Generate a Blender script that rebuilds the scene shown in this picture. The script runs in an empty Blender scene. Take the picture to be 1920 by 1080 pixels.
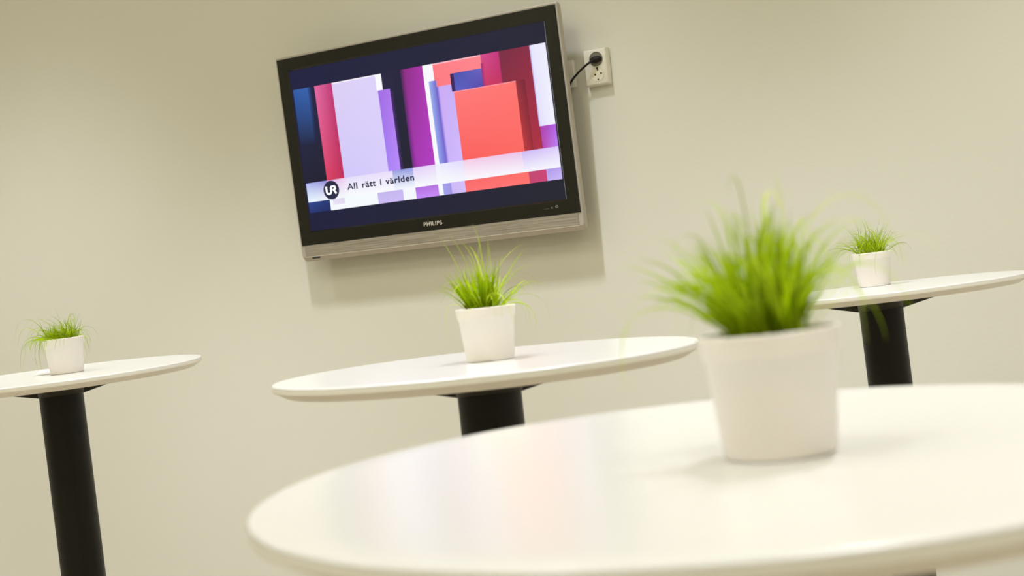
import bpy, bmesh, math, random
from mathutils import Vector, Matrix, Quaternion
C = bpy.context.scene.collection
S = bpy.context.scene
PI = math.pi

# ------------------------------------------------------------------ camera
cam_d = bpy.data.cameras.new('camera')
cam = bpy.data.objects.new('camera', cam_d)
C.objects.link(cam)
S.camera = cam
EYE = Vector((2.17166, -3.71743, 1.19885))
FW = Vector((-0.46664731, 0.8842682, -0.01760818)).normalized()
RT = Vector((0.88040697, 0.4625256, -0.10465961)).normalized()
UP = RT.cross(FW)
M = Matrix((RT, UP, -FW)).transposed().to_4x4()
M.translation = EYE
cam.matrix_world = M
cam_d.sensor_width = 36
cam_d.lens = 2533.7 / 1920 * 36
cam_d.clip_start = 0.05
cam_d.dof.use_dof = True
cam_d.dof.focus_distance = 3.2
cam_d.dof.aperture_fstop = 7.0

# ------------------------------------------------------------------ light level
w = bpy.data.worlds.new('world')
S.world = w
w.use_nodes = True
w.node_tree.nodes['Background'].inputs[0].default_value = (0.9, 0.85, 0.75, 1)
w.node_tree.nodes['Background'].inputs[1].default_value = 0.0
S.view_settings.view_transform = 'Standard'
S.view_settings.look = 'None'
S.view_settings.gamma = 1
S.view_settings.use_curve_mapping = False
S.view_settings.exposure = 0.0
CEIL = 4.2
COOL = (0.94, 0.97, 1.06)
WARM = (0.97, 1.0, 0.80)
# row of recessed spots along the wall with the television, and added, unseen fill spots and panels over the room
WALL_SPOTS = [(-3.75, -1.95), (-1.80, -1.5), (0.25, -1.5), (2.05, -1.5), (3.85, -1.5)]  # leftmost spot is added, set back to lighten the lower left wall
FILL_SPOTS = [(-1.3, -3.7), (0.7, -3.7), (2.7, -3.7)]  # unseen row added to brighten the near table and pot fronts
FILL_SPOT_W = 29
WALL_W = 108
FILL_PANELS = [(-2.8, -3.2), (0.2, -3.2), (3.2, -3.2), (-2.8, -5.6), (0.2, -5.6), (3.2, -5.6)]  # unseen panels added to supply soft ambient light
PANEL_W = 17.5

# ------------------------------------------------------------------ helpers
def lin(c, a=1.0):
    return tuple(((v / 255) / 12.92 if v / 255 <= 0.04045 else ((v / 255 + 0.055) / 1.055) ** 2.4) for v in c) + (a,)

def mat(name, col, rough=0.5, metal=0.0, spec=0.5, noise=None, bump=None, coat=0.0, trans=0.0, sss=0.0):
    m = bpy.data.materials.new(name)
    m.use_nodes = True
    nt = m.node_tree
    b = nt.nodes['Principled BSDF']
    b.inputs['Base Color'].default_value = (*col, 1)
    b.inputs['Roughness'].default_value = rough
    b.inputs['Metallic'].default_value = metal
    b.inputs['Specular IOR Level'].default_value = spec
    b.inputs['Coat Weight'].default_value = coat
    b.inputs['Coat Roughness'].default_value = 0.05
    if sss:
        b.inputs['Subsurface Weight'].default_value = sss
        b.inputs['Subsurface Scale'].default_value = 0.004
    tc = nt.nodes.new('ShaderNodeTexCoord')
    if noise:
        sc, amt = noise
        n = nt.nodes.new('ShaderNodeTexNoise')
        n.inputs['Scale'].default_value = sc
        n.inputs['Detail'].default_value = 4
        nt.links.new(tc.outputs['Object'], n.inputs['Vector'])
        r = nt.nodes.new('ShaderNodeMixRGB')
        r.inputs[1].default_value = (*[max(0, v * (1 - amt)) for v in col], 1)
        r.inputs[2].default_value = (*[min(1, v * (1 + amt)) for v in col], 1)
        nt.links.new(n.outputs['Fac'], r.inputs[0])
        nt.links.new(r.outputs[0], b.inputs['Base Color'])
    if bump:
        sc, st = bump[:2]
        n = nt.nodes.new('ShaderNodeTexNoise')
        n.inputs['Scale'].default_value = sc
        n.inputs['Detail'].default_value = 3
        mp = nt.nodes.new('ShaderNodeMapping')
        if len(bump) > 2:
            mp.inputs['Scale'].default_value = bump[2]
        nt.links.new(tc.outputs['Object'], mp.inputs['Vector'])
        nt.links.new(mp.outputs[0], n.inputs['Vector'])
        bp = nt.nodes.new('ShaderNodeBump')
        bp.inputs['Strength'].default_value = st
        bp.inputs['Distance'].default_value = 0.002
        nt.links.new(n.outputs['Fac'], bp.inputs['Height'])
        nt.links.new(bp.outputs[0], b.inputs['Normal'])
    return m

M_WALL = mat('wall_paint', (0.685, 0.672, 0.585), 0.75, spec=0.25, noise=(1.2, 0.012), bump=(70, 0.14, (1, 1, 1.6)))
M_CEIL = mat('ceiling_paint', (0.8, 0.78, 0.72), 0.9)
M_FLOOR = mat('floor_linoleum', (0.36, 0.30, 0.21), 0.45, noise=(40, 0.08))
M_TOP = mat('white_laminate', (0.61, 0.595, 0.555), 0.22, spec=0.45, noise=(3, 0.006), bump=(160, 0.03))
M_EDGE = mat('tabletop_edge', (0.86, 0.83, 0.76), 0.4)
M_BLACK = mat('black_powder_coat', (0.007, 0.0065, 0.0045), 0.42, spec=0.25, bump=(700, 0.15))
M_BRACK = mat('black_powder_coat_lit', (0.035, 0.033, 0.026), 0.45, spec=0.35)  # black coat made lighter for the light the gussets catch
M_POT = mat('white_ceramic', (0.87, 0.815, 0.76), 0.42, spec=0.35, noise=(30, 0.02), bump=(35, 0.12), sss=0.08)
M_SOIL = mat('potting_soil', (0.055, 0.042, 0.022), 0.95, noise=(300, 0.6), bump=(200, 1.0))
M_GLOSS = mat('glossy_black_plastic', (0.010, 0.009, 0.006), 0.09, spec=0.45)
M_SILVER = mat('silver_plastic', (0.50, 0.46, 0.40), 0.42, metal=0.35)
M_BRUSH = mat('brushed_silver_plastic', (0.40, 0.36, 0.295), 0.42, metal=0.4, noise=(60, 0.05))
M_DARKP = mat('dark_plastic', (0.02, 0.018, 0.015), 0.5)
M_HOUS = mat('grey_plastic', (0.12, 0.11, 0.10), 0.55)
M_SOCK = mat('white_socket_plastic', (0.80, 0.77, 0.68), 0.35)
M_HOLE = mat('socket_hole_black', (0.01, 0.008, 0.006), 0.7)
M_CORD = mat('black_rubber_cord', (0.007, 0.004, 0.003), 0.5, spec=0.3)
M_TRIMP = mat('white_trim_paint', (0.8, 0.78, 0.7), 0.45)

# brushed lines on the strip below the screen
nt = M_BRUSH.node_tree
wv = nt.nodes.new('ShaderNodeTexNoise'); wv.inputs['Scale'].default_value = 1.0; wv.inputs['Detail'].default_value = 2
mp = nt.nodes.new('ShaderNodeMapping'); mp.inputs['Scale'].default_value = (6, 1, 420)
tc = nt.nodes.new('ShaderNodeTexCoord')
cr = nt.nodes.new('ShaderNodeValToRGB')
cr.color_ramp.elements[0].position = 0.35; cr.color_ramp.elements[0].color = (0.27, 0.235, 0.18, 1)
cr.color_ramp.elements[1].position = 0.65; cr.color_ramp.elements[1].color = (0.47, 0.43, 0.36, 1)
nt.links.new(tc.outputs['Object'], mp.inputs[0]); nt.links.new(mp.outputs[0], wv.inputs['Vector'])
nt.links.new(wv.outputs['Fac'], cr.inputs[0]); nt.links.new(cr.outputs[0], nt.nodes['Principled BSDF'].inputs['Base Color'])

def emis(name, col, st):
    m = bpy.data.materials.new(name); m.use_nodes = True
    b = m.node_tree.nodes['Principled BSDF']
    b.inputs['Base Color'].default_value = (0.8, 0.8, 0.8, 1)
    b.inputs['Emission Color'].default_value = (*col, 1)
    b.inputs['Emission Strength'].default_value = st
    return m
M_LAMP = emis('lamp_diffuser', (1.0, 0.93, 0.8), 3.0)
M_LETW = emis('screen_white', lin((245, 250, 255))[:3], 1.0)
M_LETN = mat('screen_navy', lin((18, 22, 60))[:3], 0.4)
nb = M_LETN.node_tree.nodes['Principled BSDF']
nb.inputs['Base Color'].default_value = (0.004, 0.004, 0.01, 1)
nb.inputs['Emission Color'].default_value = lin((22, 26, 66)); nb.inputs['Emission Strength'].default_value = 0.9
M_LETP = mat('silver_print', (0.62, 0.58, 0.5), 0.35)
M_LETG = mat('grey_print', (0.10, 0.095, 0.085), 0.5)

M_PIC = bpy.data.materials.new('screen_picture'); M_PIC.use_nodes = True
nt = M_PIC.node_tree; b = nt.nodes['Principled BSDF']
at = nt.nodes.new('ShaderNodeAttribute'); at.attribute_name = 'pic'
b.inputs['Base Color'].default_value = (0.004, 0.004, 0.005, 1)
b.inputs['Roughness'].default_value = 0.35
b.inputs['Specular IOR Level'].default_value = 0.15
nt.links.new(at.outputs['Color'], b.inputs['Emission Color']); b.inputs['Emission Strength'].default_value = 0.98

def grass_mat(name, c0, c1, c2, rough=0.45):
    m = bpy.data.materials.new(name); m.use_nodes = True
    nt = m.node_tree; b = nt.nodes['Principled BSDF']
    at = nt.nodes.new('ShaderNodeAttribute'); at.attribute_name = 'tone'
    r = nt.nodes.new('ShaderNodeValToRGB')
    r.color_ramp.elements[0].color = (*c0, 1); r.color_ramp.elements[1].color = (*c2, 1)
    e = r.color_ramp.elements.new(0.5); e.color = (*c1, 1)
    nt.links.new(at.outputs['Fac'], r.inputs[0]); nt.links.new(r.outputs[0], b.inputs['Base Color'])
    b.inputs['Roughness'].default_value = rough
    b.inputs['Specular IOR Level'].default_value = 0.22
    tr = nt.nodes.new('ShaderNodeBsdfTranslucent'); nt.links.new(r.outputs[0], tr.inputs['Color'])
    mx = nt.nodes.new('ShaderNodeMixShader'); mx.inputs[0].default_value = 0.42
    nt.links.new(b.outputs[0], mx.inputs[1]); nt.links.new(tr.outputs[0], mx.inputs[2])
    nt.links.new(mx.outputs[0], nt.nodes['Material Output'].inputs['Surface'])
    return m
M_GRASS = grass_mat('fresh_grass', (0.27, 0.38, 0.001), (0.50, 0.68, 0.002), (0.72, 0.85, 0.06))

def obj(name, bm, m, parent=None, smooth=True, angle=35):
    me = bpy.data.meshes.new(name)
    bmesh.ops.recalc_face_normals(bm, faces=bm.faces)
    bm.to_mesh(me); bm.free()
    for mm in (m if isinstance(m, (list, tuple)) else [m]):
        me.materials.append(mm)
    if smooth:
        me.shade_smooth()
        me.set_sharp_from_angle(angle=math.radians(angle))
    o = bpy.data.objects.new(name, me); C.objects.link(o)
    if parent: o.parent = parent
    return o

def thing(name, label, cat, loc=(0, 0, 0), rot=None, group=None):
    o = bpy.data.objects.new(name, None); C.objects.link(o)
    o.empty_display_size = 0.1
    o.location = loc
    if rot is not None:
        o.rotation_mode = 'QUATERNION'; o.rotation_quaternion = rot
    o['label'] = label; o['category'] = cat
    if group: o['group'] = group
    return o

def struct(name, bm, m, parent=None):
    o = obj(name, bm, m, parent, smooth=False)
    o['kind'] = 'structure'
    return o

def add_box(bm, x0, x1, y0, y1, z0, z1, bev=0.0, seg=2):
    r = bmesh.ops.create_cube(bm, size=1)
    vs = r['verts']
    for v in vs:
        v.co = Vector(((x0 + x1) / 2 + v.co.x * (x1 - x0), (y0 + y1) / 2 + v.co.y * (y1 - y0), (z0 + z1) / 2 + v.co.z * (z1 - z0)))
    if bev:
        es = list({e for v in vs for e in v.link_edges})
        bmesh.ops.bevel(bm, geom=es, offset=bev, segments=seg, affect='EDGES', profile=0.5)

def box(*a, **k):
    bm = bmesh.new(); add_box(bm, *a, **k); return bm

def lathe(prof, n=96, closed=False):
    """prof: list of (r, z); revolve about z"""
    bm = bmesh.new(); rings = []
    for r, z in prof:
        if r < 1e-6:
            rings.append([bm.verts.new((0, 0, z))])
        else:
            rings.append([bm.verts.new((r * math.cos(2 * PI * i / n), r * math.sin(2 * PI * i / n), z)) for i in range(n)])
    prs = list(zip(rings[:-1], rings[1:]))
    if closed: prs.append((rings[-1], rings[0]))
    for a, b in prs:
        for i in range(n):
            j = (i + 1) % n
            if len(a) == 1 and len(b) == 1: continue
            if len(a) == 1: bm.faces.new((a[0], b[i], b[j]))
            elif len(b) == 1: bm.faces.new((a[i], a[j], b[0]))
            else: bm.faces.new((a[i], a[j], b[j], b[i]))
    return bm

def tube(pts, r, n=10, bm=None):
    bm = bm or bmesh.new(); rings = []
    pts = [Vector(p) for p in pts]
    for i, p in enumerate(pts):
        t = (pts[min(i + 1, len(pts) - 1)] - pts[max(i - 1, 0)]).normalized()
        a = t.cross(Vector((0.13, 0.2, 1))).normalized(); c = t.cross(a)
        rings.append([bm.verts.new(p + r * (math.cos(2 * PI * k / n) * a + math.sin(2 * PI * k / n) * c)) for k in range(n)])
    for a, c in zip(rings[:-1], rings[1:]):
        for k in range(n): bm.faces.new((a[k], a[(k + 1) % n], c[(k + 1) % n], c[k]))
    bm.faces.new(rings[0][::-1]); bm.faces.new(rings[-1])
    return bm

def bez(p, n=16):
    """Catmull-Rom through points"""
    p = [Vector(q) for q in p]; q = [p[0]] + p + [p[-1]]; out = []
    for i in range(1, len(q) - 2):
        for k in range(n):
            t = k / n
            out.append(0.5 * ((2 * q[i]) + (-q[i - 1] + q[i + 1]) * t + (2 * q[i - 1] - 5 * q[i] + 4 * q[i + 1] - q[i + 2]) * t * t + (-q[i - 1] + 3 * q[i] - 3 * q[i + 1] + q[i + 2]) * t ** 3))
    out.append(p[-1]); return out

# ------------------------------------------------------------------ room shell
X0, X1, Y0, T = -5.0, 5.0, -7.0, 0.12
struct('floor', box(X0 - T, X1 + T, Y0 - T, T, -T, 0), M_FLOOR)
struct('ceiling', box(X0 - T, X1 + T, Y0 - T, T, CEIL, CEIL + T), M_CEIL)
struct('wall_back', box(X0 - T, X1 + T, 0, T, 0, CEIL), M_WALL)
struct('wall_front', box(X0 - T, X1 + T, Y0 - T, Y0, 0, CEIL), M_WALL)
struct('wall_left', box(X0 - T, X0, Y0, 0, 0, CEIL), M_WALL)
struct('wall_right', box(X1, X1 + T, Y0, 0, 0, CEIL), M_WALL)
struct('baseboard_back', box(X0, X1, -0.014, 0, 0, 0.07, bev=0.003), M_TRIMP)

# ------------------------------------------------------------------ lamps (in the ceiling, above the frame)
def downlight(x, y, group, label, watt):
    t = thing('recessed_downlight', label, 'ceiling light', (x, y, CEIL), group=group)
    bm = bmesh.new()
    for a in ((-0.08, 0.08, -0.19, -0.165), (-0.08, 0.08, 0.165, 0.19), (-0.08, -0.055, -0.165, 0.165), (0.055, 0.08, -0.165, 0.165)):
        add_box(bm, *a, -0.010, 0)
    obj('frame', bm, M_TRIMP, t, smooth=False)
    obj('housing', box(-0.055, 0.055, -0.165, 0.165, -0.0035, -0.001), M_DARKP, t, smooth=False)
    for dy in (-0.11, 0.0, 0.11):
        bu = obj('bulb', lathe([(0, -0.012), (0.03, -0.011), (0.045, -0.007), (0.047, -0.003), (0, -0.003)], 32), M_LAMP, t)
        bu.location = (0, dy, 0)
        ld = bpy.data.lights.new('downlight_lamp', 'SPOT')
        ld.energy = watt; ld.color = COOL; ld.shadow_soft_size = 0.045
        ld.spot_size = math.radians(76); ld.spot_blend = 0.60
        lo = bpy.data.objects.new('downlight_lamp', ld); C.objects.link(lo); lo.parent = t
        lo.location = (0, dy, -0.065)
for p, wh in zip(WALL_SPOTS, ('far left, added to lighten the lower left wall', 'between the left table and the television', 'above the television', 'right of the wall socket', 'far right, beyond the right table')):
    downlight(*p, 'downlights along the television wall', 'narrow three-bulb recessed downlight along the wall, ' + wh, WALL_W)

for p, wh in zip(FILL_SPOTS, ('left of it', 'just left of the camera', 'on its right')):
    downlight(*p, 'fill downlights added over the near table', 'narrow three-bulb fill downlight in the row added over the nearest table, ' + wh, FILL_SPOT_W)

def panel(x, y, wh):
    t = thing('fill_panel_light', 'large square white fill panel added in the ceiling, ' + wh, 'ceiling light', (x, y, CEIL), group='added square fill panels')
    bm = bmesh.new()
    for a in ((-0.62, 0.62, -0.62, -0.59), (-0.62, 0.62, 0.59, 0.62), (-0.62, -0.59, -0.59, 0.59), (0.59, 0.62, -0.59, 0.59)):
        add_box(bm, *a, -0.012, 0)
    obj('frame', bm, M_TRIMP, t, smooth=False)
    obj('diffuser', box(-0.59, 0.59, -0.59, 0.59, -0.006, -0.001), M_LAMP, t, smooth=False)
    ld = bpy.data.lights.new('fill_panel_lamp', 'AREA'); ld.shape = 'SQUARE'; ld.size = 1.15
    ld.energy = PANEL_W; ld.color = WARM
    lo = bpy.data.objects.new('fill_panel_lamp', ld); C.objects.link(lo); lo.parent = t
    lo.location = (0, 0, -0.015)
for p, wh in zip(FILL_PANELS, ('left one of the row over the tables', 'middle one of the row over the tables', 'right one of the row over the tables', 'left one of the row behind the camera', 'middle one of the row behind the camera', 'right one of the row behind the camera')):
    panel(*p, wh)

# ------------------------------------------------------------------ tables
RT_ = 0.34
SC = 0.894          # tables and pots are drawn at 68 cm across and built at 61 cm
HT = 1.0658 / SC
def shrink(bm):
    bmesh.ops.scale(bm, vec=(SC, SC, SC), verts=bm.verts); return bm
def arc(cx, cz, r, a0, a1, n=6):
    return [(cx + r * math.cos(math.radians(a0 + (a1 - a0) * i / n)), cz + r * math.sin(math.radians(a0 + (a1 - a0) * i / n))) for i in range(n + 1)]

def table_mesh_top():
    prof = [(0, 0), (0.15, 0), (0.30, 0)]
    prof += arc(RT_ - 0.0035, -0.0035, 0.0035, 90, 0, 6)
    prof += arc(RT_ - 0.0020, -0.0095, 0.0020, 0, -40, 4)
    prof += [(RT_ - 0.0185, -0.0205)] + [(RT_ - 0.0215, -0.0220), (0.25, -0.0220), (0, -0.0220)]
    return lathe(prof, 160)

FL_TOP, FL_BOT, CR = -0.0222, -0.0505, 0.0515
def flange():
    bm = bmesh.new()
    add_box(bm, -0.165, 0.165, -0.165, 0.165, FL_TOP - 0.0015, FL_TOP)
    # four tapering arms
    for k in range(4):
        q = Matrix.Rotation(k * PI / 2, 3, 'Z')
        hw = CR
        pts = [(-hw, 0, FL_TOP - 0.0015), (hw, 0, FL_TOP - 0.0015), (hw, 0.165, FL_TOP - 0.0015), (-hw, 0.165, FL_TOP - 0.0015),
               (-hw, 0, FL_BOT), (hw, 0, FL_BOT), (hw, CR, FL_BOT), (-hw, CR, FL_BOT)]
        v = [bm.verts.new(q @ Vector(p)) for p in pts]
        for f in ((0, 3, 2, 1), (4, 5, 6, 7), (0, 1, 5, 4), (1, 2, 6, 5), (2, 3, 7, 6), (3, 0, 4, 7)):
            bm.faces.new([v[i] for i in f])
    return bm

def column():
    return lathe([(0, FL_BOT + 0.002), (CR, FL_BOT + 0.002), (CR, FL_BOT), (CR, -HT + 0.03), (CR, -HT + 0.022), (0, -HT + 0.022)], 64)

def base():
    return lathe([(0, -HT + 0.026), (0.06, -HT + 0.026), (0.2, -HT + 0.017), (0.235, -HT + 0.013), (0.24, -HT + 0.008), (0.24, -HT + 0.003), (0, -HT + 0.003)], 96)

TABLES = {
    'mid':   (Vector((1.1165, -1.8330, 1.05)), Vector((-0.00727, 0.00858, 0.99994))),
    'fore':  (Vector((1.8471, -2.8001, 1.05)), Vector((-0.01176, -0.00162, 0.99993))),
    'left':  (Vector((-0.3398, -1.3449, 1.05)), Vector((-0.00399, -0.01359, 0.9999))),
    'right': (Vector((1.4331, -0.4457, 1.05)), Vector((-0.02425, 0.00284, 0.9997))),
}
TLAB = {
    'fore': 'large blurred white round bar table nearest the camera, filling the lower right',
    'mid': 'white round bar table in the middle, standing under the television',
    'left': 'white round bar table at the far left with its long black column showing',
    'right': 'white round bar table at the far right behind the foreground plant',
}
proto = None
for key in ('fore', 'mid', 'left', 'right'):
    top, nrm = TABLES[key]; nrm = nrm.normalized()
    top = EYE + (top - EYE) * SC
    rot = Vector((0, 0, 1)).rotation_difference(nrm)
    d = (top - EYE)
    yawr = Quaternion((0, 0, 1), math.atan2(d.y, d.x) - PI / 2)
    t = thing('bar_table', TLAB[key], 'table', top - nrm * HT * SC, rot @ yawr, 'round white bar tables')
    if proto is None:
        parts = []
        for nm, bm, mt in (('tabletop', table_mesh_top(), [M_TOP, M_EDGE]), ('mounting_bracket', flange(), M_BRACK), ('column', column(), M_BLACK), ('base_plate', base(), M_BLACK)):
            o = obj(nm, shrink(bm), mt, t, angle=30)
            o.location = (0, 0, HT * SC)
            parts.append(o)
        for p in parts[0].data.polygons:
            if p.center.z < -0.004 * SC: p.material_index = 1
        proto = parts
    else:
        for p in proto:
            c = p.copy(); C.objects.link(c); c.parent = t

# ------------------------------------------------------------------ potted grass
HP, RB, RR = 0.085, 0.0385, 0.0485
def pot_bm():
    prof = [(0, 0.0015), (RB - 0.006, 0.0015), (RB - 0.004, 0)] + arc(RB - 0.002, 0.002, 0.002, -90, 0, 4)
    zb = HP - 0.019
    rb = RB + (RR - 0.0022 - RB) * zb / HP
    prof += [(rb, zb), (rb + 0.0004, zb + 0.0006), (rb + 0.0016, zb + 0.002), (rb + 0.0020, zb + 0.0045), (RR - 0.0002, HP - 0.002)]
    prof += arc(RR - 0.0014, HP - 0.0014, 0.0014, 10, 170, 6)
    prof += [(RR - 0.0040, HP - 0.014), (RB - 0.004, 0.006), (0, 0.006)]
    return lathe(prof, 96)

def soil_bm(rs, rng):
    bm = bmesh.new()
    n, m = 40, 10; zt = HP - 0.0055
    c = bm.verts.new((0, 0, zt + 0.003)); rings = []
    for j in range(1, m + 1):
        r = rs * j / m
        rings.append([bm.verts.new((r * math.cos(2 * PI * i / n), r * math.sin(2 * PI * i / n), zt + rng.uniform(-0.0015, 0.0025) * (j < m) + 0.003 * (1 - j / m))) for i in range(n)])
    for i in range(n): bm.faces.new((c, rings[0][i], rings[0][(i + 1) % n]))
    for a, b in zip(rings[:-1], rings[1:]):
        for i in range(n): bm.faces.new((a[i], b[i], b[(i + 1) % n], a[(i + 1) % n]))
    low = [bm.verts.new((v.co.x * 0.97, v.co.y * 0.97, zt - 0.01)) for v in rings[-1]]
    for i in range(n): bm.faces.new((rings[-1][i], low[i], low[(i + 1) % n], rings[-1][(i + 1) % n]))
    bm.faces.new(low[::-1])
    return bm

def blade(bm, lay, root, d, L, w, curl, rng, tone, seg=12, wob=0.05):
    """a narrow folded leaf that grows along d, bends down under its own weight and kinks near its tip"""
    p = Vector(root); d = Vector(d).normalized(); st = L / seg
    side0 = d.cross(Vector((rng.uniform(-1, 1), rng.uniform(-1, 1), 0.2))).normalized()
    rows = []; sw = Vector((rng.gauss(0, 1), rng.gauss(0, 1), rng.gauss(0, 0.4)))
    kink = rng.uniform(0.35, 1.1); kd = Vector((rng.gauss(0, 1), rng.gauss(0, 1), rng.uniform(-1.2, 0.2))) * rng.uniform(0, 1.0)
    for i in range(seg + 1):
        u = i / seg
        ww = w * (0.7 + 0.5 * min(1, u * 4)) * (1 - u ** 2.0) ** 0.8 + 0.00008
        s = (side0 - side0.dot(d) * d).normalized(); nn = d.cross(s)
        rows.append([bm.verts.new(p - s * ww * 0.5 + nn * ww * 0.18), bm.verts.new(p - nn * ww * 0.12), bm.verts.new(p + s * ww * 0.5 + nn * ww * 0.18)])
        p = p + d * st
        d = d + Vector((0, 0, -1)) * curl * (0.15 + 1.6 * u * u) / seg * 4 + sw * wob * u * 6 / seg
        if u > kink: d += kd * wob * 14 / seg * 0.5
        d += Vector((rng.gauss(0, 1), rng.gauss(0, 1), rng.gauss(0, .6))) * wob * 0.4
        d.normalize()
        rr = math.hypot(p.x, p.y)
        # a leaf does not pass through the pot wall or the table
        if p.z < HP + 0.002 and 0.040 < rr < RR + 0.002:
            k = (RR + 0.002) / rr; p.x *= k; p.y *= k
        if p.z < 0.002: p.z = 0.002
    for a, b in zip(rows[:-1], rows[1:]):
        for k in (0, 1):
            f = bm.faces.new((a[k], a[k + 1], b[k + 1], b[k]))
            f[lay] = tone

def grass_obj(parent, rng, specs):
    bm = bmesh.new(); lay = bm.faces.layers.float.new('tone')
    for sp in specs:
        per = sp.get('clump', 1)
        for _ in range(sp['n']):
            # one clump: blades that share a root, a lean and a height
            a = rng.uniform(*sp.get('az', (0, 2 * PI)))
            rr = sp['rt'] * math.sqrt(rng.random()); ra = rng.uniform(0, 2 * PI)
            cx, cy = rr * math.cos(ra), rr * math.sin(ra)
            th = math.radians(rng.uniform(*sp['lean'])); L0 = rng.uniform(*sp['L'])
            t0 = rng.gauss(sp.get('tone', 0.4), 0.16 if per > 1 else 0.2); cu0 = rng.uniform(*sp['curl'])
            for q in range(per):
                j = 0.0035 if per > 1 else 0
                root = Vector((cx + rng.gauss(0, 1) * j, cy + rng.gauss(0, 1) * j, HP - 0.007))
                aa = a + (rng.gauss(0, 0.35) if per > 1 else 0); tt = th + (rng.gauss(0, 0.075) if per > 1 else 0)
                dirn = Vector((math.cos(aa) * math.sin(tt), math.sin(aa) * math.sin(tt), math.cos(tt)))
                dirn += Vector((root.x, root.y, 0)) * sp.get('fan', 8)
                L = L0 * (rng.uniform(0.62, 1.04) if per > 1 else 1)
                blade(bm, lay, root, dirn, L, rng.uniform(*sp['w']), cu0 * rng.uniform(0.6, 1.4), rng, min(1, max(0, rng.gauss(t0, 0.12))), sp.get('seg', 12), sp.get('wob', 0.06))
    me = bpy.data.meshes.new('grass_blades'); shrink(bm); bm.to_mesh(me); bm.free(); me.materials.append(M_GRASS); me.shade_smooth()
    o = bpy.data.objects.new('grass_blades', me); C.objects.link(o); o.parent = parent
    return o

# azimuths are measured around the pot; the camera's right-hand side is CR_AZ
CR_AZ = math.atan2(RT.y, RT.x)
def az(c, w): return (CR_AZ + math.radians(c - w), CR_AZ + math.radians(c + w))

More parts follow.
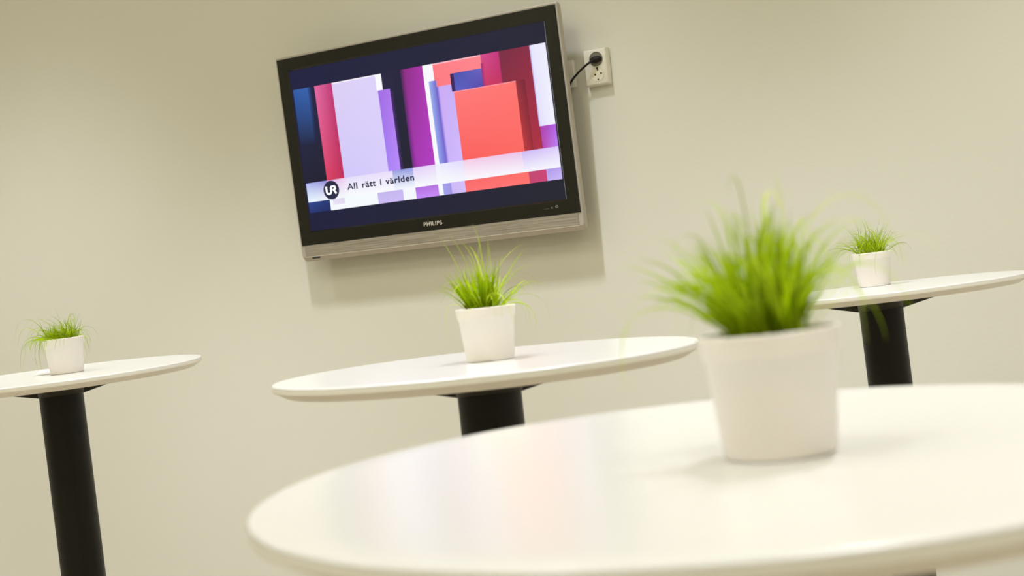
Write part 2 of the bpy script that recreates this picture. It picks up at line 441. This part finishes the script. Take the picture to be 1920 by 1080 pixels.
PLANTS = {
    'fore': dict(at=Vector((1.8923, -2.8201, 1.0505)), seed=5, specs=[
        dict(n=26, clump=8, rt=0.021, lean=(0, 20), fan=11, L=(0.050, 0.098), w=(0.0022, 0.0038), curl=(0.02, 0.3), tone=0.28, wob=0.045),
        dict(n=10, clump=5, rt=0.022, az=az(180, 60), lean=(22, 40), fan=10, L=(0.085, 0.115), w=(0.0018, 0.0032), curl=(0.25, 0.7), tone=0.35, wob=0.07),
        dict(n=6, clump=5, rt=0.022, az=az(0, 50), lean=(12, 28), fan=9, L=(0.075, 0.105), w=(0.0018, 0.0030), curl=(0.2, 0.7), tone=0.35, wob=0.07),
        dict(n=60, rt=0.024, lean=(0, 34), fan=11, L=(0.025, 0.060), w=(0.0014, 0.0026), curl=(0.1, 0.9), tone=0.2, wob=0.10),
        dict(n=7, rt=0.018, lean=(2, 16), fan=8, L=(0.125, 0.160), w=(0.0012, 0.0018), curl=(1.4, 2.2), tone=0.45, wob=0.05, seg=24),
        dict(n=26, rt=0.022, lean=(8, 45), fan=9, L=(0.10, 0.16), w=(0.0007, 0.0012), curl=(0.9, 2.0), tone=0.5, wob=0.15, seg=20),
    ]),
    'mid': dict(at=Vector((1.1254, -1.8324, 1.0501)), seed=23, specs=[
        dict(n=22, clump=7, rt=0.021, lean=(0, 22), fan=12, L=(0.045, 0.090), w=(0.0017, 0.0032), curl=(0.02, 0.35), tone=0.25, wob=0.05),
        dict(n=9, clump=4, rt=0.024, lean=(15, 40), fan=11, L=(0.07, 0.105), w=(0.0014, 0.0024), curl=(0.15, 0.8), tone=0.38, wob=0.09),
        dict(n=40, rt=0.024, lean=(0, 38), fan=11, L=(0.02, 0.055), w=(0.0012, 0.0022), curl=(0.1, 0.9), tone=0.2, wob=0.10),
        dict(n=12, rt=0.02, lean=(4, 26), fan=9, L=(0.11, 0.145), w=(0.0013, 0.0020), curl=(0.05, 0.7), tone=0.5, wob=0.08),
        dict(n=26, rt=0.024, lean=(20, 58), fan=9, L=(0.08, 0.14), w=(0.0006, 0.0011), curl=(0.8, 2.0), tone=0.5, wob=0.20, seg=20),
        dict(n=6, rt=0.03, lean=(40, 65), fan=9, L=(0.08, 0.11), w=(0.0012, 0.0018), curl=(2.0, 3.0), tone=0.5, wob=0.12, seg=20),
    ]),
    'left': dict(at=Vector((-0.3091, -1.3466, 1.0501)), seed=9, specs=[
        dict(n=110, rt=0.034, lean=(0, 26), fan=8, L=(0.025, 0.060), w=(0.0011, 0.0020), curl=(0.1, 0.9), tone=0.1, wob=0.12),
        dict(n=75, rt=0.036, az=az(180, 65), lean=(25, 60), fan=8, L=(0.05, 0.095), w=(0.0010, 0.0017), curl=(1.4, 3.0), tone=0.12, wob=0.14),
        dict(n=34, rt=0.036, az=az(180, 65), lean=(20, 60), fan=8, L=(0.08, 0.15), w=(0.0007, 0.0012), curl=(1.6, 3.6), tone=0.15, wob=0.16, seg=20),
        dict(n=44, rt=0.036, lean=(20, 60), fan=8, L=(0.05, 0.11), w=(0.0007, 0.0012), curl=(1.2, 3.4), tone=0.15, wob=0.18, seg=18),
        dict(n=20, rt=0.03, lean=(5, 25), fan=8, L=(0.060, 0.088), w=(0.0007, 0.0012), curl=(0.1, 0.8), tone=0.25, wob=0.14),
    ]),
    'right': dict(at=Vector((1.3932, -0.3018, 1.0486)), seed=33, specs=[
        dict(n=120, rt=0.030, lean=(0, 26), fan=11, L=(0.038, 0.072), w=(0.0011, 0.0020), curl=(0.05, 0.6), tone=0.15, wob=0.09),
        dict(n=80, rt=0.032, lean=(20, 54), fan=11, L=(0.06, 0.105), w=(0.0010, 0.0017), curl=(0.4, 1.4), tone=0.2, wob=0.12),
        dict(n=16, rt=0.028, lean=(2, 22), fan=9, L=(0.080, 0.108), w=(0.0009, 0.0014), curl=(0.1, 0.8), tone=0.25, wob=0.12),
        dict(n=40, rt=0.032, lean=(25, 64), fan=9, L=(0.08, 0.135), w=(0.0006, 0.0010), curl=(0.8, 2.2), tone=0.2, wob=0.16, seg=20),
    ]),
}
PLAB = {
    'fore': 'blurred bright green grass in a white pot on the table nearest the camera',
    'mid': 'bright upright green grass in a white pot on the middle table under the television',
    'left': 'small drooping green grass spilling over its white pot on the left table',
    'right': 'small bushy green grass in a white pot on the far right table',
}
pot_mesh = None
for key in ('fore', 'mid', 'left', 'right'):
    P = PLANTS[key]; rng = random.Random(P['seed'])
    rot = Vector((0, 0, 1)).rotation_difference(TABLES[key][1].normalized())
    P_at = EYE + (P['at'] - EYE) * SC + Vector((0, 0, 0.0002))
    t = thing('potted_plant', PLAB[key], 'potted plant', P_at, rot, 'potted grasses on the bar tables')
    P['base'] = P_at; P['rot'] = rot
    if pot_mesh is None:
        o = obj('pot', shrink(pot_bm()), M_POT, t, angle=40); pot_mesh = o.data
    else:
        o = bpy.data.objects.new('pot', pot_mesh); C.objects.link(o); o.parent = t
    obj('soil', shrink(soil_bm(RR - 0.0052, rng)), M_SOIL, t)
    grass_obj(t, rng, P['specs'])

# small folded napkin lying behind the pot on the left table
bm = bmesh.new(); rng = random.Random(3); n = 14; hw_, hd_ = 0.029, 0.018
def nap(i, j, lev):
    u, v = i / n * 2 - 1, j / n * 2 - 1
    e = 1 - max(abs(u), abs(v)) ** 4
    return Vector((u * hw_, v * hd_, 0.0004 + lev * (0.002 + (0.0080 + 0.0015 * math.sin(5 * u + 2 * v)) * max(0, e))))
for lev in (0, 1):
    g = [[bm.verts.new(nap(i, j, lev)) for i in range(n + 1)] for j in range(n + 1)]
    for j in range(n):
        for i in range(n): bm.faces.new((g[j][i], g[j][i + 1], g[j + 1][i + 1], g[j + 1][i]))
    if lev == 0: g0 = g
def rimv(g): return [g[0][i] for i in range(n)] + [g[j][n] for j in range(n)] + [g[n][i] for i in range(n, 0, -1)] + [g[j][0] for j in range(n, 0, -1)]
ra_, rb_ = rimv(g0), rimv(g)
for i in range(len(ra_)): bm.faces.new((ra_[i], ra_[(i + 1) % len(ra_)], rb_[(i + 1) % len(ra_)], rb_[i]))
nk = obj('paper_napkin', bm, mat('white_paper', (0.80, 0.78, 0.74), 0.8), angle=60)
nn_ = PLANTS['left']['rot'] @ Vector((0, 0, 1))
off = Vector((RT.x, RT.y, 0)) * -0.050 + Vector((FW.x, FW.y, 0)) * 0.042
off.z = -(nn_.x * off.x + nn_.y * off.y) / nn_.z
nk.rotation_mode = 'QUATERNION'; nk.rotation_quaternion = PLANTS['left']['rot'] @ Quaternion((0, 0, 1), CR_AZ)
nk.location = PLANTS['left']['base'] + off
nk['label'] = 'small white folded paper lying just behind the pot on the left table'; nk['category'] = 'napkin'

# ------------------------------------------------------------------ television
TILT = math.radians(2.95)
tv = thing('television', 'large flat black and silver television showing coloured blocks, hung on the wall', 'television', (0, -0.1, 1.6372), Quaternion((1, 0, 0), TILT))
# local frame: x right, z up, front faces -y at y=0
SX, SZ = 0.4665, 0.2625          # visible screen half size
BX, BZ0, BZ1 = 0.5075, -0.306, 0.303   # black frame
def ring_front(x0, x1, z0, z1, X0, X1, Z0, Z1, yi, yo, bm, bevel=0.004):
    """picture-frame ring: inner edge recessed to yi, outer edge at yo"""
    def rc(a, b, c, d, y): return [bm.verts.new((a, y, c)), bm.verts.new((b, y, c)), bm.verts.new((b, y, d)), bm.verts.new((a, y, d))]
    L = [rc(x0, x1, z0, z1, 0.012), rc(x0, x1, z0, z1, yi), rc(x0 - bevel, x1 + bevel, z0 - bevel, z1 + bevel, yo), rc(X0, X1, Z0, Z1, yo), rc(X0 - 0.0015, X1 + 0.0015, Z0 - 0.0015, Z1 + 0.0015, yo + 0.002), rc(X0 - 0.0015, X1 + 0.0015, Z0 - 0.0015, Z1 + 0.0015, 0.012)]
    for a, b in zip(L[:-1], L[1:]):
        for i in range(4):
            j = (i + 1) % 4; bm.faces.new((a[i], a[j], b[j], b[i]))
    for i in range(4):
        j = (i + 1) % 4; bm.faces.new((L[-1][i], L[-1][j], L[0][j], L[0][i]))
bm = bmesh.new()
ring_front(-SX, SX, -SZ, SZ, -BX, BX, BZ0, BZ1, 0.0035, -0.0015, bm, 0.005)
bezel = obj('bezel', bm, M_GLOSS, tv, smooth=False)

# silver outer casing: front lip, sides running back, rounded corners
def rrect(hx0, hx1, z0, z1, r, n=6):
    pts = []
    for cx, cz, a in ((hx1 - r, z0 + r, -90), (hx1 - r, z1 - r, 0), (hx0 + r, z1 - r, 90), (hx0 + r, z0 + r, 180)):
        for i in range(n + 1):
            t = math.radians(a + 90 * i / n); pts.append((cx + r * math.cos(t), cz + r * math.sin(t)))
    return pts
def loft(loops, m, name, parent, cap0=True, cap1=True, angle=30):
    bm = bmesh.new(); L = []
    for pts, y in loops:
        L.append([bm.verts.new((p[0], y, p[1])) for p in pts])
    for a, b in zip(L[:-1], L[1:]):
        n = len(a)
        for i in range(n): bm.faces.new((a[i], a[(i + 1) % n], b[(i + 1) % n], b[i]))
    if cap0: bm.faces.new(L[0])
    if cap1: bm.faces.new(L[-1][::-1])
    return obj(name, bm, m, parent, angle=angle)
loft([(rrect(-0.5092, 0.5092, -0.3077, 0.3047, 0.0005), 0.0125), (rrect(-0.5092, 0.5092, -0.3077, 0.3047, 0.0005), 0.002), (rrect(-0.5125, 0.5125, -0.346, 0.309, 0.006), 0.0015), (rrect(-0.5145, 0.5145, -0.348, 0.311, 0.008), 0.003),
      (rrect(-0.5165, 0.5165, -0.361, 0.313, 0.009), 0.016), (rrect(-0.5150, 0.5150, -0.361, 0.312, 0.012), 0.026), (rrect(-0.500, 0.500, -0.345, 0.300, 0.02), 0.036)], M_SILVER, 'casing', tv, cap0=False)
loft([(rrect(-0.470, 0.470, -0.315, 0.275, 0.02), 0.0365), (rrect(-0.455, 0.455, -0.30, 0.265, 0.02), 0.050), (rrect(-0.405, 0.405, -0.25, 0.215, 0.03), 0.062)], M_HOUS, 'rear_housing', tv)
# speaker strip under the screen, brushed, with the lower ridge's highlight put into a brighter lip
obj('speaker_strip', box(-0.499, 0.499, -0.0008, 0.0035, -0.3445, -0.3082, bev=0.0006, seg=1), M_BRUSH, tv, smooth=False)
obj('trim_lip', box(-0.499, 0.499, -0.0016, 0.003, -0.3466, -0.3450, bev=0.0005, seg=1), mat('silver_highlight', (0.8, 0.74, 0.62), 0.3, metal=0.3), tv, smooth=False)
# dark badge at the lower left
bd = obj('badge', box(-0.473, -0.446, -0.0008, 0.004, -0.3535, -0.3475), M_DARKP, tv, smooth=False)
bm = bmesh.new()
for k in range(4): add_box(bm, -0.470 + k * 0.006, -0.4665 + k * 0.006, -0.0012, 0, -0.3515, -0.3495)
obj('badge_print', bm, M_LETG, bd, smooth=False)
# wall mount between the housing and the wall
mount = bmesh.new()
add_box(mount, -0.20, 0.20, 0.0625, 0.072, -0.12, 0.12)
add_box(mount, -0.16, -0.12, 0.070, 0.090, -0.12, 0.12)
add_box(mount, 0.12, 0.16, 0.070, 0.090, -0.12, 0.12)
mo = obj('wall_mount', mount, M_HOUS, tv, smooth=False)

# the picture
def R_(x0, x1, z0, z1, tl, tr=None, bl=None, br=None):
    tr = tr or tl; bl = bl or tl; br = br or (tr if bl is tl else bl)
    return (x0, x1, z0, z1, [lin(c)[:3] for c in (tl, tr, bl, br)])
ZT, ZB, ZC, ZD = 0.2005, -0.1060, -0.1685, -0.2035
PX0, PX1 = -0.4608, 0.4620
DK = (28, 30, 58)
rects = [
    R_(-SX, SX, -SZ, SZ, (27, 28, 64), (33, 34, 52), (25, 26, 60), (33, 34, 46)),
    R_(PX0, PX1, ZB, ZT, (31, 32, 66), (38, 36, 60)),
    R_(PX0, -0.402, 0.02, ZT, (48, 92, 168), (52, 98, 175), (30, 36, 66), (31, 38, 68)),
    R_(-0.402, -0.388, 0.03, ZT, (45, 80, 150), (31, 32, 64), (30, 34, 64), (30, 32, 62)),
    R_(PX0, -0.376, ZB, 0.02, (30, 34, 64), (30, 30, 56), (28, 28, 52), (28, 26, 46)),
    R_(-0.376, -0.3076, ZB, ZT, (228, 108, 165), (190, 50, 115), (222, 62, 98), (190, 45, 88)),
    R_(-0.3076, -0.137, ZB, ZT, (222, 208, 246), (222, 212, 252), (210, 202, 252), (218, 206, 254)),
    R_(-0.3076, -0.137, ZT - 0.004, ZT, (250, 245, 255)),
    R_(-0.141, -0.118, 0.1496, ZT, (252, 252, 255)),
    R_(-0.137, -0.092, ZB, 0.1496, (160, 105, 228), (172, 118, 236), (168, 130, 248), (186, 140, 252)),
    R_(-0.092, -0.078, ZB, 0.140, (72, 42, 110), (30, 30, 58), (70, 48, 110), (30, 30, 52)),
    R_(-0.078, -0.0390, ZB, ZT, (31, 32, 62), (34, 32, 60), (30, 30, 46), (32, 30, 46)),
    R_(-0.0470, -0.030, ZB, ZT, (60, 32, 72), (140, 42, 132), (100, 40, 120), (165, 52, 178)),
    R_(-0.030, 0.0352, ZB, ZT, (140, 42, 132), (172, 50, 170), (168, 54, 180), (178, 60, 196)),
    R_(0.0352, 0.0718, ZB, ZT, (250, 250, 255)),
    R_(0.0510, 0.0792, ZB, 0.149, (158, 178, 240), (104, 88, 196), (150, 165, 242), (110, 92, 205)),
    R_(0.0718, 0.0792, 0.149, ZT, (255, 126, 134), (255, 126, 134), (255, 122, 128), (255, 122, 128)),
    R_(0.0792, 0.3036, ZB, ZT, (255, 126, 134), (255, 140, 148), (255, 110, 110), (255, 110, 110)),
    R_(0.0718, 0.2414, ZT - 0.004, ZT, (255, 190, 200)),
    R_(0.0760, 0.0792, 0.1290, 0.149, (205, 130, 190)),
    R_(0.0760, 0.0850, ZB, 0.129, (104, 84, 194), (190, 165, 248), (110, 92, 205), (196, 172, 250)),
    R_(0.0850, 0.1349, ZB, 0.1288, (206, 172, 246), (200, 176, 250), (204, 180, 252), (210, 188, 254)),
    R_(0.1290, 0.1414, 0.1055, 0.1604, (58, 28, 78), (60, 40, 100)),
    R_(0.1414, 0.2390, 0.1055, 0.1604, (70, 78, 168), (104, 100, 196), (92, 98, 200), (84, 70, 166)),
    R_(0.2414, 0.3036, 0.1055, ZT, (214, 78, 140), (196, 52, 128), (205, 55, 98), (196, 48, 96)),
    R_(0.2390, 0.2500, 0.1055, 0.175, (150, 48, 118), (205, 60, 120)),
    R_(0.3036, 0.4090, ZB, ZT, (122, 42, 66), (136, 42, 68), (160, 44, 66), (176, 46, 66)),
    R_(0.3036, 0.3090, 0.1055, ZT, (150, 45, 90), (122, 42, 66)),
    R_(0.3490, 0.3800, ZB, 0.1055, (150, 46, 60), (118, 36, 54), (190, 56, 62), (150, 42, 56)),
    R_(0.1349, 0.3490, ZB, 0.1055, (255, 122, 122), (255, 118, 114), (252, 96, 92), (255, 104, 98)),
    R_(0.1349, 0.3490, 0.1025, 0.1055, (255, 150, 160)),
    R_(0.4083, PX1, -0.040, ZT, (232, 232, 255), (238, 238, 255), (228, 224, 255), (244, 244, 255)),
    R_(0.4083, 0.4120, -0.040, ZT, (198, 190, 245)),
    R_(0.4100, PX1, ZB, -0.040, (176, 62, 168), (176, 92, 228), (186, 70, 168), (190, 130, 248)),
    # caption band
    R_(PX0, -0.376, ZC, ZB, (176, 186, 240), (150, 140, 220), (232, 246, 255), (245, 250, 255)),
    R_(-0.376, -0.300, ZC, ZB, (222, 170, 226), (240, 214, 244), (244, 250, 255), (248, 252, 255)),
    R_(-0.300, -0.124, ZC, ZB, (232, 224, 252), (236, 222, 254), (250, 253, 255), (250, 252, 255)),
    R_(-0.124, -0.048, ZC, ZB, (152, 160, 224), (140, 150, 226), (246, 250, 255), (246, 250, 255)),
    R_(-0.048, 0.0352, ZC, ZB, (226, 206, 250), (234, 214, 250), (248, 252, 255), (248, 252, 255)),
    R_(0.0352, 0.135, ZC, ZB, (240, 240, 255), (226, 218, 255), (250, 252, 255), (248, 248, 255)),
    R_(0.135, 0.340, ZC, ZB, (246, 206, 232), (236, 196, 236), (252, 250, 255), (250, 248, 255)),
    R_(0.340, PX1, ZC, ZB, (206, 184, 246), (222, 204, 252), (246, 246, 255), (246, 248, 255)),
    # strip under the band
    R_(PX0, -0.376, ZD, ZC, (42, 68, 140), (32, 54, 118), (36, 52, 116), (28, 44, 98)),
    R_(-0.376, -0.190, ZD, ZC, (246, 252, 255)),
    R_(-0.365, -0.318, -0.187, ZC, (232, 222, 244), (226, 216, 240), (236, 232, 250), (224, 218, 244)),
    R_(-0.190, -0.094, ZD, ZC, (196, 184, 238), (200, 182, 240), (204, 190, 246), (208, 190, 250)),
    R_(-0.094, -0.0473, ZD, ZC, (246, 250, 255)),
    R_(-0.0473, 0.036, ZD, ZC, (178, 110, 224), (184, 116, 224), (196, 140, 248), (200, 136, 248)),
    R_(0.036, 0.0524, ZD, ZC, (246, 252, 255)),
    R_(0.0524, 0.0827, ZD, ZC, (162, 164, 236), (160, 150, 232)),
    R_(0.0827, 0.1315, ZD, ZC, (206, 186, 248), (212, 192, 252)),
    R_(0.1315, 0.3535, ZD, ZC, (250, 104, 104), (255, 112, 106), (255, 116, 118), (255, 116, 112)),
    R_(0.3535, 0.4125, ZD, ZC, (196, 70, 112), (204, 66, 118)),
    R_(0.4125, PX1, ZD, ZC, (176, 150, 228), (186, 164, 240), (196, 176, 244), (204, 188, 250)),
]
xs = sorted({round(v, 5) for r in rects for v in r[:2]} | {round(-SX + i * 0.02, 5) for i in range(1, 46)})
zs = sorted({round(v, 5) for r in rects for v in r[2:4]} | {round(-SZ + i * 0.02, 5) for i in range(1, 26)})
bm = bmesh.new(); lay = bm.loops.layers.float_color.new('pic'); YS = 0.0030
grid = [[bm.verts.new((x, YS, z)) for x in xs] for z in zs]
def sample(r, x, z):
    u = (x - r[0]) / (r[1] - r[0]); v = (z - r[2]) / (r[3] - r[2]); tl, tr, bl, br = r[4]
    return tuple((tl[i] * (1 - u) + tr[i] * u) * v + (bl[i] * (1 - u) + br[i] * u) * (1 - v) for i in range(3)) + (1,)
for j in range(len(zs) - 1):
    for i in range(len(xs) - 1):
        cx, cz = (xs[i] + xs[i + 1]) / 2, (zs[j] + zs[j + 1]) / 2
        r = [q for q in rects if q[0] <= cx <= q[1] and q[2] <= cz <= q[3]][-1]
        f = bm.faces.new((grid[j][i], grid[j][i + 1], grid[j + 1][i + 1], grid[j + 1][i]))
        for l in f.loops: l[lay] = sample(r, l.vert.co.x, l.vert.co.z)
# give the panel its thickness
rim = [grid[0][0], grid[0][-1], grid[-1][-1], grid[-1][0]]
bk = [bm.verts.new((v.co.x, 0.010, v.co.z)) for v in rim]
bm.faces.new(bk)
me = bpy.data.meshes.new('screen'); bm.to_mesh(me); bm.free(); me.materials.append(M_PIC)
screen = bpy.data.objects.new('screen', me); C.objects.link(screen); screen.parent = tv
screen['label'] = 'lit screen with red, purple, lavender and white blocks'

def text_mesh(name, s, x0, x1, zbase, cap, y, m, parent, bold=0.0, spacing=1.0, word=1.0, weight=0.0):
    cu = bpy.data.curves.new(name, 'FONT'); cu.body = s; cu.size = 1; cu.offset = bold; cu.space_character = spacing; cu.space_word = word
    cu.extrude = 0.02
    tmp = bpy.data.objects.new(name, cu); C.objects.link(tmp)
    bpy.context.view_layer.update()
    me = bpy.data.meshes.new_from_object(tmp.evaluated_get(bpy.context.evaluated_depsgraph_get()))
    bpy.data.objects.remove(tmp)
    mx0 = min(v.co.x for v in me.vertices); mx1 = max(v.co.x for v in me.vertices)
    sx = (x1 - x0) / (mx1 - mx0); sz = cap / 0.70
    for v in me.vertices:
        v.co = Vector((x0 + (v.co.x - mx0) * sx, y - v.co.z * 0.01, zbase + v.co.y * sz))
    if weight:
        bm = bmesh.new(); bm.from_mesh(me); src = bm.verts[:] + bm.edges[:] + bm.faces[:]
        for k, (dx, dz) in enumerate(((weight, 0), (weight / 2, weight / 2), (weight / 2, -weight / 2))):
            g = bmesh.ops.duplicate(bm, geom=src)
            bmesh.ops.translate(bm, vec=(dx, 0.00003 * (k + 1), dz), verts=[v for v in g['geom'] if isinstance(v, bmesh.types.BMVert)])
        bm.to_mesh(me); bm.free()
    me.materials.clear(); me.materials.append(m)
    o = bpy.data.objects.new(name, me); C.objects.link(o); o.parent = parent
    return o
text_mesh('caption_lettering', 'All r\u00e4tt i v\u00e4rlden', -0.3010, -0.0480, -0.1450, 0.0195, YS - 0.0006, M_LETN, screen, bold=0.006, spacing=1.1, word=1.35, weight=0.0013)
text_mesh('maker_lettering', 'PHILIPS', -0.0315, 0.0345, -0.2925, 0.0125, -0.0021, M_LETP, bezel, spacing=1.12, weight=0.0006)
# round emblem with joined letters
def disc(cx, cz, r, y0, y1, n=64):
    bm = bmesh.new()
    a = [bm.verts.new((cx + r * math.cos(2 * PI * i / n), y0, cz + r * math.sin(2 * PI * i / n))) for i in range(n)]
    b = [bm.verts.new((v.co.x, y1, v.co.z)) for v in a]
    bm.faces.new(a); bm.faces.new(b[::-1])
    for i in range(n): bm.faces.new((a[i], a[(i + 1) % n], b[(i + 1) % n], b[i]))
    return bm
EC = (-0.3640, -0.1385)
emb = obj('emblem', disc(EC[0], EC[1], 0.0305, YS - 0.0010, YS - 0.0003), M_LETN, screen, smooth=False)
def stroke(bm, pts, wd, y0, y1):
    P = [Vector((p[0], 0, p[1])) for p in pts]; L = []
    for i, p in enumerate(P):
        t = (P[min(i + 1, len(P) - 1)] - P[max(i - 1, 0)]).normalized(); nn = Vector((-t.z, 0, t.x))
        a = p + nn * wd / 2; b = p - nn * wd / 2
        L.append([bm.verts.new((a.x, y0, a.z)), bm.verts.new((b.x, y0, b.z)), bm.verts.new((b.x, y1, b.z)), bm.verts.new((a.x, y1, a.z))])
    for a, b in zip(L[:-1], L[1:]):
        for k in range(4): bm.faces.new((a[k], a[(k + 1) % 4], b[(k + 1) % 4], b[k]))
    bm.faces.new(L[0]); bm.faces.new(L[-1][::-1])
def E(u, v): return (EC[0] + u * 0.0305, EC[1] + v * 0.0305)
bm = bmesh.new()
ya, yb = YS - 0.0016, YS - 0.0008
up = [E(-0.60, 0.42), E(-0.60, -0.10)] + [E(-0.31 + 0.29 * math.cos(math.radians(a)), -0.10 + 0.29 * math.sin(math.radians(a))) for a in range(190, 355, 15)] + [E(-0.02, -0.10), E(-0.02, 0.20)] + \
     [E(0.13 + 0.15 * math.cos(math.radians(a)), 0.20 + 0.15 * math.sin(math.radians(a))) for a in range(170, 95, -20)] + [E(0.15, 0.36), E(0.36, 0.36)] + \
     [E(0.36 + 0.17 * math.cos(math.radians(a)), 0.19 + 0.17 * math.sin(math.radians(a))) for a in range(75, -90, -15)] + [E(0.30, 0.02), E(0.20, 0.02)]
stroke(bm, up, 0.0060, ya, yb)
stroke(bm, [E(0.30, 0.02), E(0.60, -0.42)], 0.0060, ya, yb)
obj('emblem_letters', bm, M_LETW, emb, smooth=False)
# small grey marks at the lower right of the bezel
bm = bmesh.new()
for k in range(7): add_box(bm, 0.392 + k * 0.0025, 0.3935 + k * 0.0025, -0.0021, -0.0013, -0.2866, -0.2850)
add_box(bm, 0.4145, 0.4215, -0.0021, -0.0013, -0.2875, -0.2815)
ic = obj('indicator_marks', bm, M_LETG, bezel, smooth=False)
bm = bmesh.new()
stroke(bm, [(0.4345 + 0.0038 * math.cos(math.radians(a)), -0.2825 + 0.0038 * math.sin(math.radians(a))) for a in range(130, 420, 20)], 0.0008, -0.0021, -0.0013)
stroke(bm, [(0.4345, -0.2825), (0.4345, -0.2778)], 0.0008, -0.0021, -0.0013)
obj('standby_symbol', bm, M_LETP, bezel, smooth=False)

# ------------------------------------------------------------------ wall socket, cord, wall box
OX0, OX1, OZ0, OZ1, OD = 0.5405, 0.6165, 1.6985, 1.8070, 0.025
ol = thing('wall_socket', 'white surface-mounted double power socket on the wall right of the television', 'socket', ((OX0 + OX1) / 2, 0, OZ0))
hx, hz = (OX1 - OX0) / 2, OZ1 - OZ0
bm = bmesh.new(); L = []
def rc(m_, y, dz=0): return [bm.verts.new(p) for p in ((-hx + m_, y, m_ + dz), (hx - m_, y, m_ + dz), (hx - m_, y, hz - m_), (-hx + m_, y, hz - m_))]
L = [rc(0, -0.0003), rc(0, -0.010), rc(0.0022, -OD + 0.003, 0.001), rc(0.0045, -OD, 0.003)]
for a, b in zip(L[:-1], L[1:]):
    for i in range(4): bm.faces.new((a[i], a[(i + 1) % 4], b[(i + 1) % 4], b[i]))
bm.faces.new(L[-1]); bm.faces.new(L[0][::-1])
bmesh.ops.bevel(bm, geom=[e for e in bm.edges], offset=0.0012, segments=2, affect='EDGES')
obj('faceplate', bm, M_SOCK, ol)
def cup(name, cz, m_in):
    bm = lathe([(0.0215, 0), (0.0215, 0.0014), (0.0200, 0.0014), (0.0194, 0.0003), (0, 0.0003), (0, -0.001), (0.0215, -0.001)], 40)
    bmesh.ops.rotate(bm, verts=bm.verts, matrix=Matrix.Rotation(PI / 2, 3, 'X'))
    bmesh.ops.translate(bm, verts=bm.verts, vec=(0.004, -OD, cz))
    return obj(name, bm, m_in, ol)
s1, s2 = 1.7755 - OZ0, 1.7315 - OZ0
M_SHADE = mat('shaded_socket_well', (0.17, 0.16, 0.12), 0.4)  # shade of the deep upper recess put into the colour
M_SOCK2 = mat('cream_socket_well', (0.70, 0.66, 0.52), 0.4)
c1 = cup('socket_outlet', s1, M_SHADE)
c2 = cup('socket_outlet', s2, M_SOCK2)
for dx, dz, r in ((-0.0075, -0.001, 0.0028), (0.0118, 0.0005, 0.0028), (0.0015, 0.0125, 0.0024), (0.0005, 0.0175, 0.0032), (0.001, -0.0165, 0.0024)):
    bm = disc(0.004 + dx, s2 + dz, r, -OD - 0.0012, -OD - 0.0003, 16)
    obj('contact_hole', bm, M_HOLE, c2, smooth=False)
# plug and cord
pl = thing('power_cord', 'black power cord plugged into the upper socket and running behind the television', 'cord', (0.5830, -OD - 0.0016, 1.7745))
bm = lathe([(0, 0), (0.0170, 0), (0.0175, 0.003), (0.0165, 0.006), (0.012, 0.010), (0.006, 0.0115), (0, 0.0115)], 32)
for v in bm.verts: v.co.y *= 0.56; v.co.x *= 1.12
bmesh.ops.rotate(bm, verts=bm.verts, matrix=Matrix.Rotation(PI / 2, 3, 'X'))
bmesh.ops.rotate(bm, verts=bm.verts, matrix=Matrix.Rotation(math.radians(-4), 3, 'Y'))
obj('plug', bm, M_CORD, pl)
b0 = Vector(pl.location)
wp = [(0.5810, -0.035, 1.7735), (0.5680, -0.043, 1.7660), (0.5500, -0.046, 1.7550), (0.5320, -0.046, 1.7430), (0.5140, -0.044, 1.7300), (0.498, -0.041, 1.714), (0.484, -0.036, 1.694)]
obj('cord', tube([Vector(p) - b0 for p in bez(wp, 8)], 0.0034), M_CORD, pl)

wb = obj('wall_cable_box', box(-0.05, 0.05, -0.020, 0, 0, 0.080, bev=0.003), M_SOCK)
wb.location = (0.4545, -0.0002, 1.7070)
wb['label'] = 'small white box on the wall, half hidden behind the television edge'; wb['category'] = 'wall box'
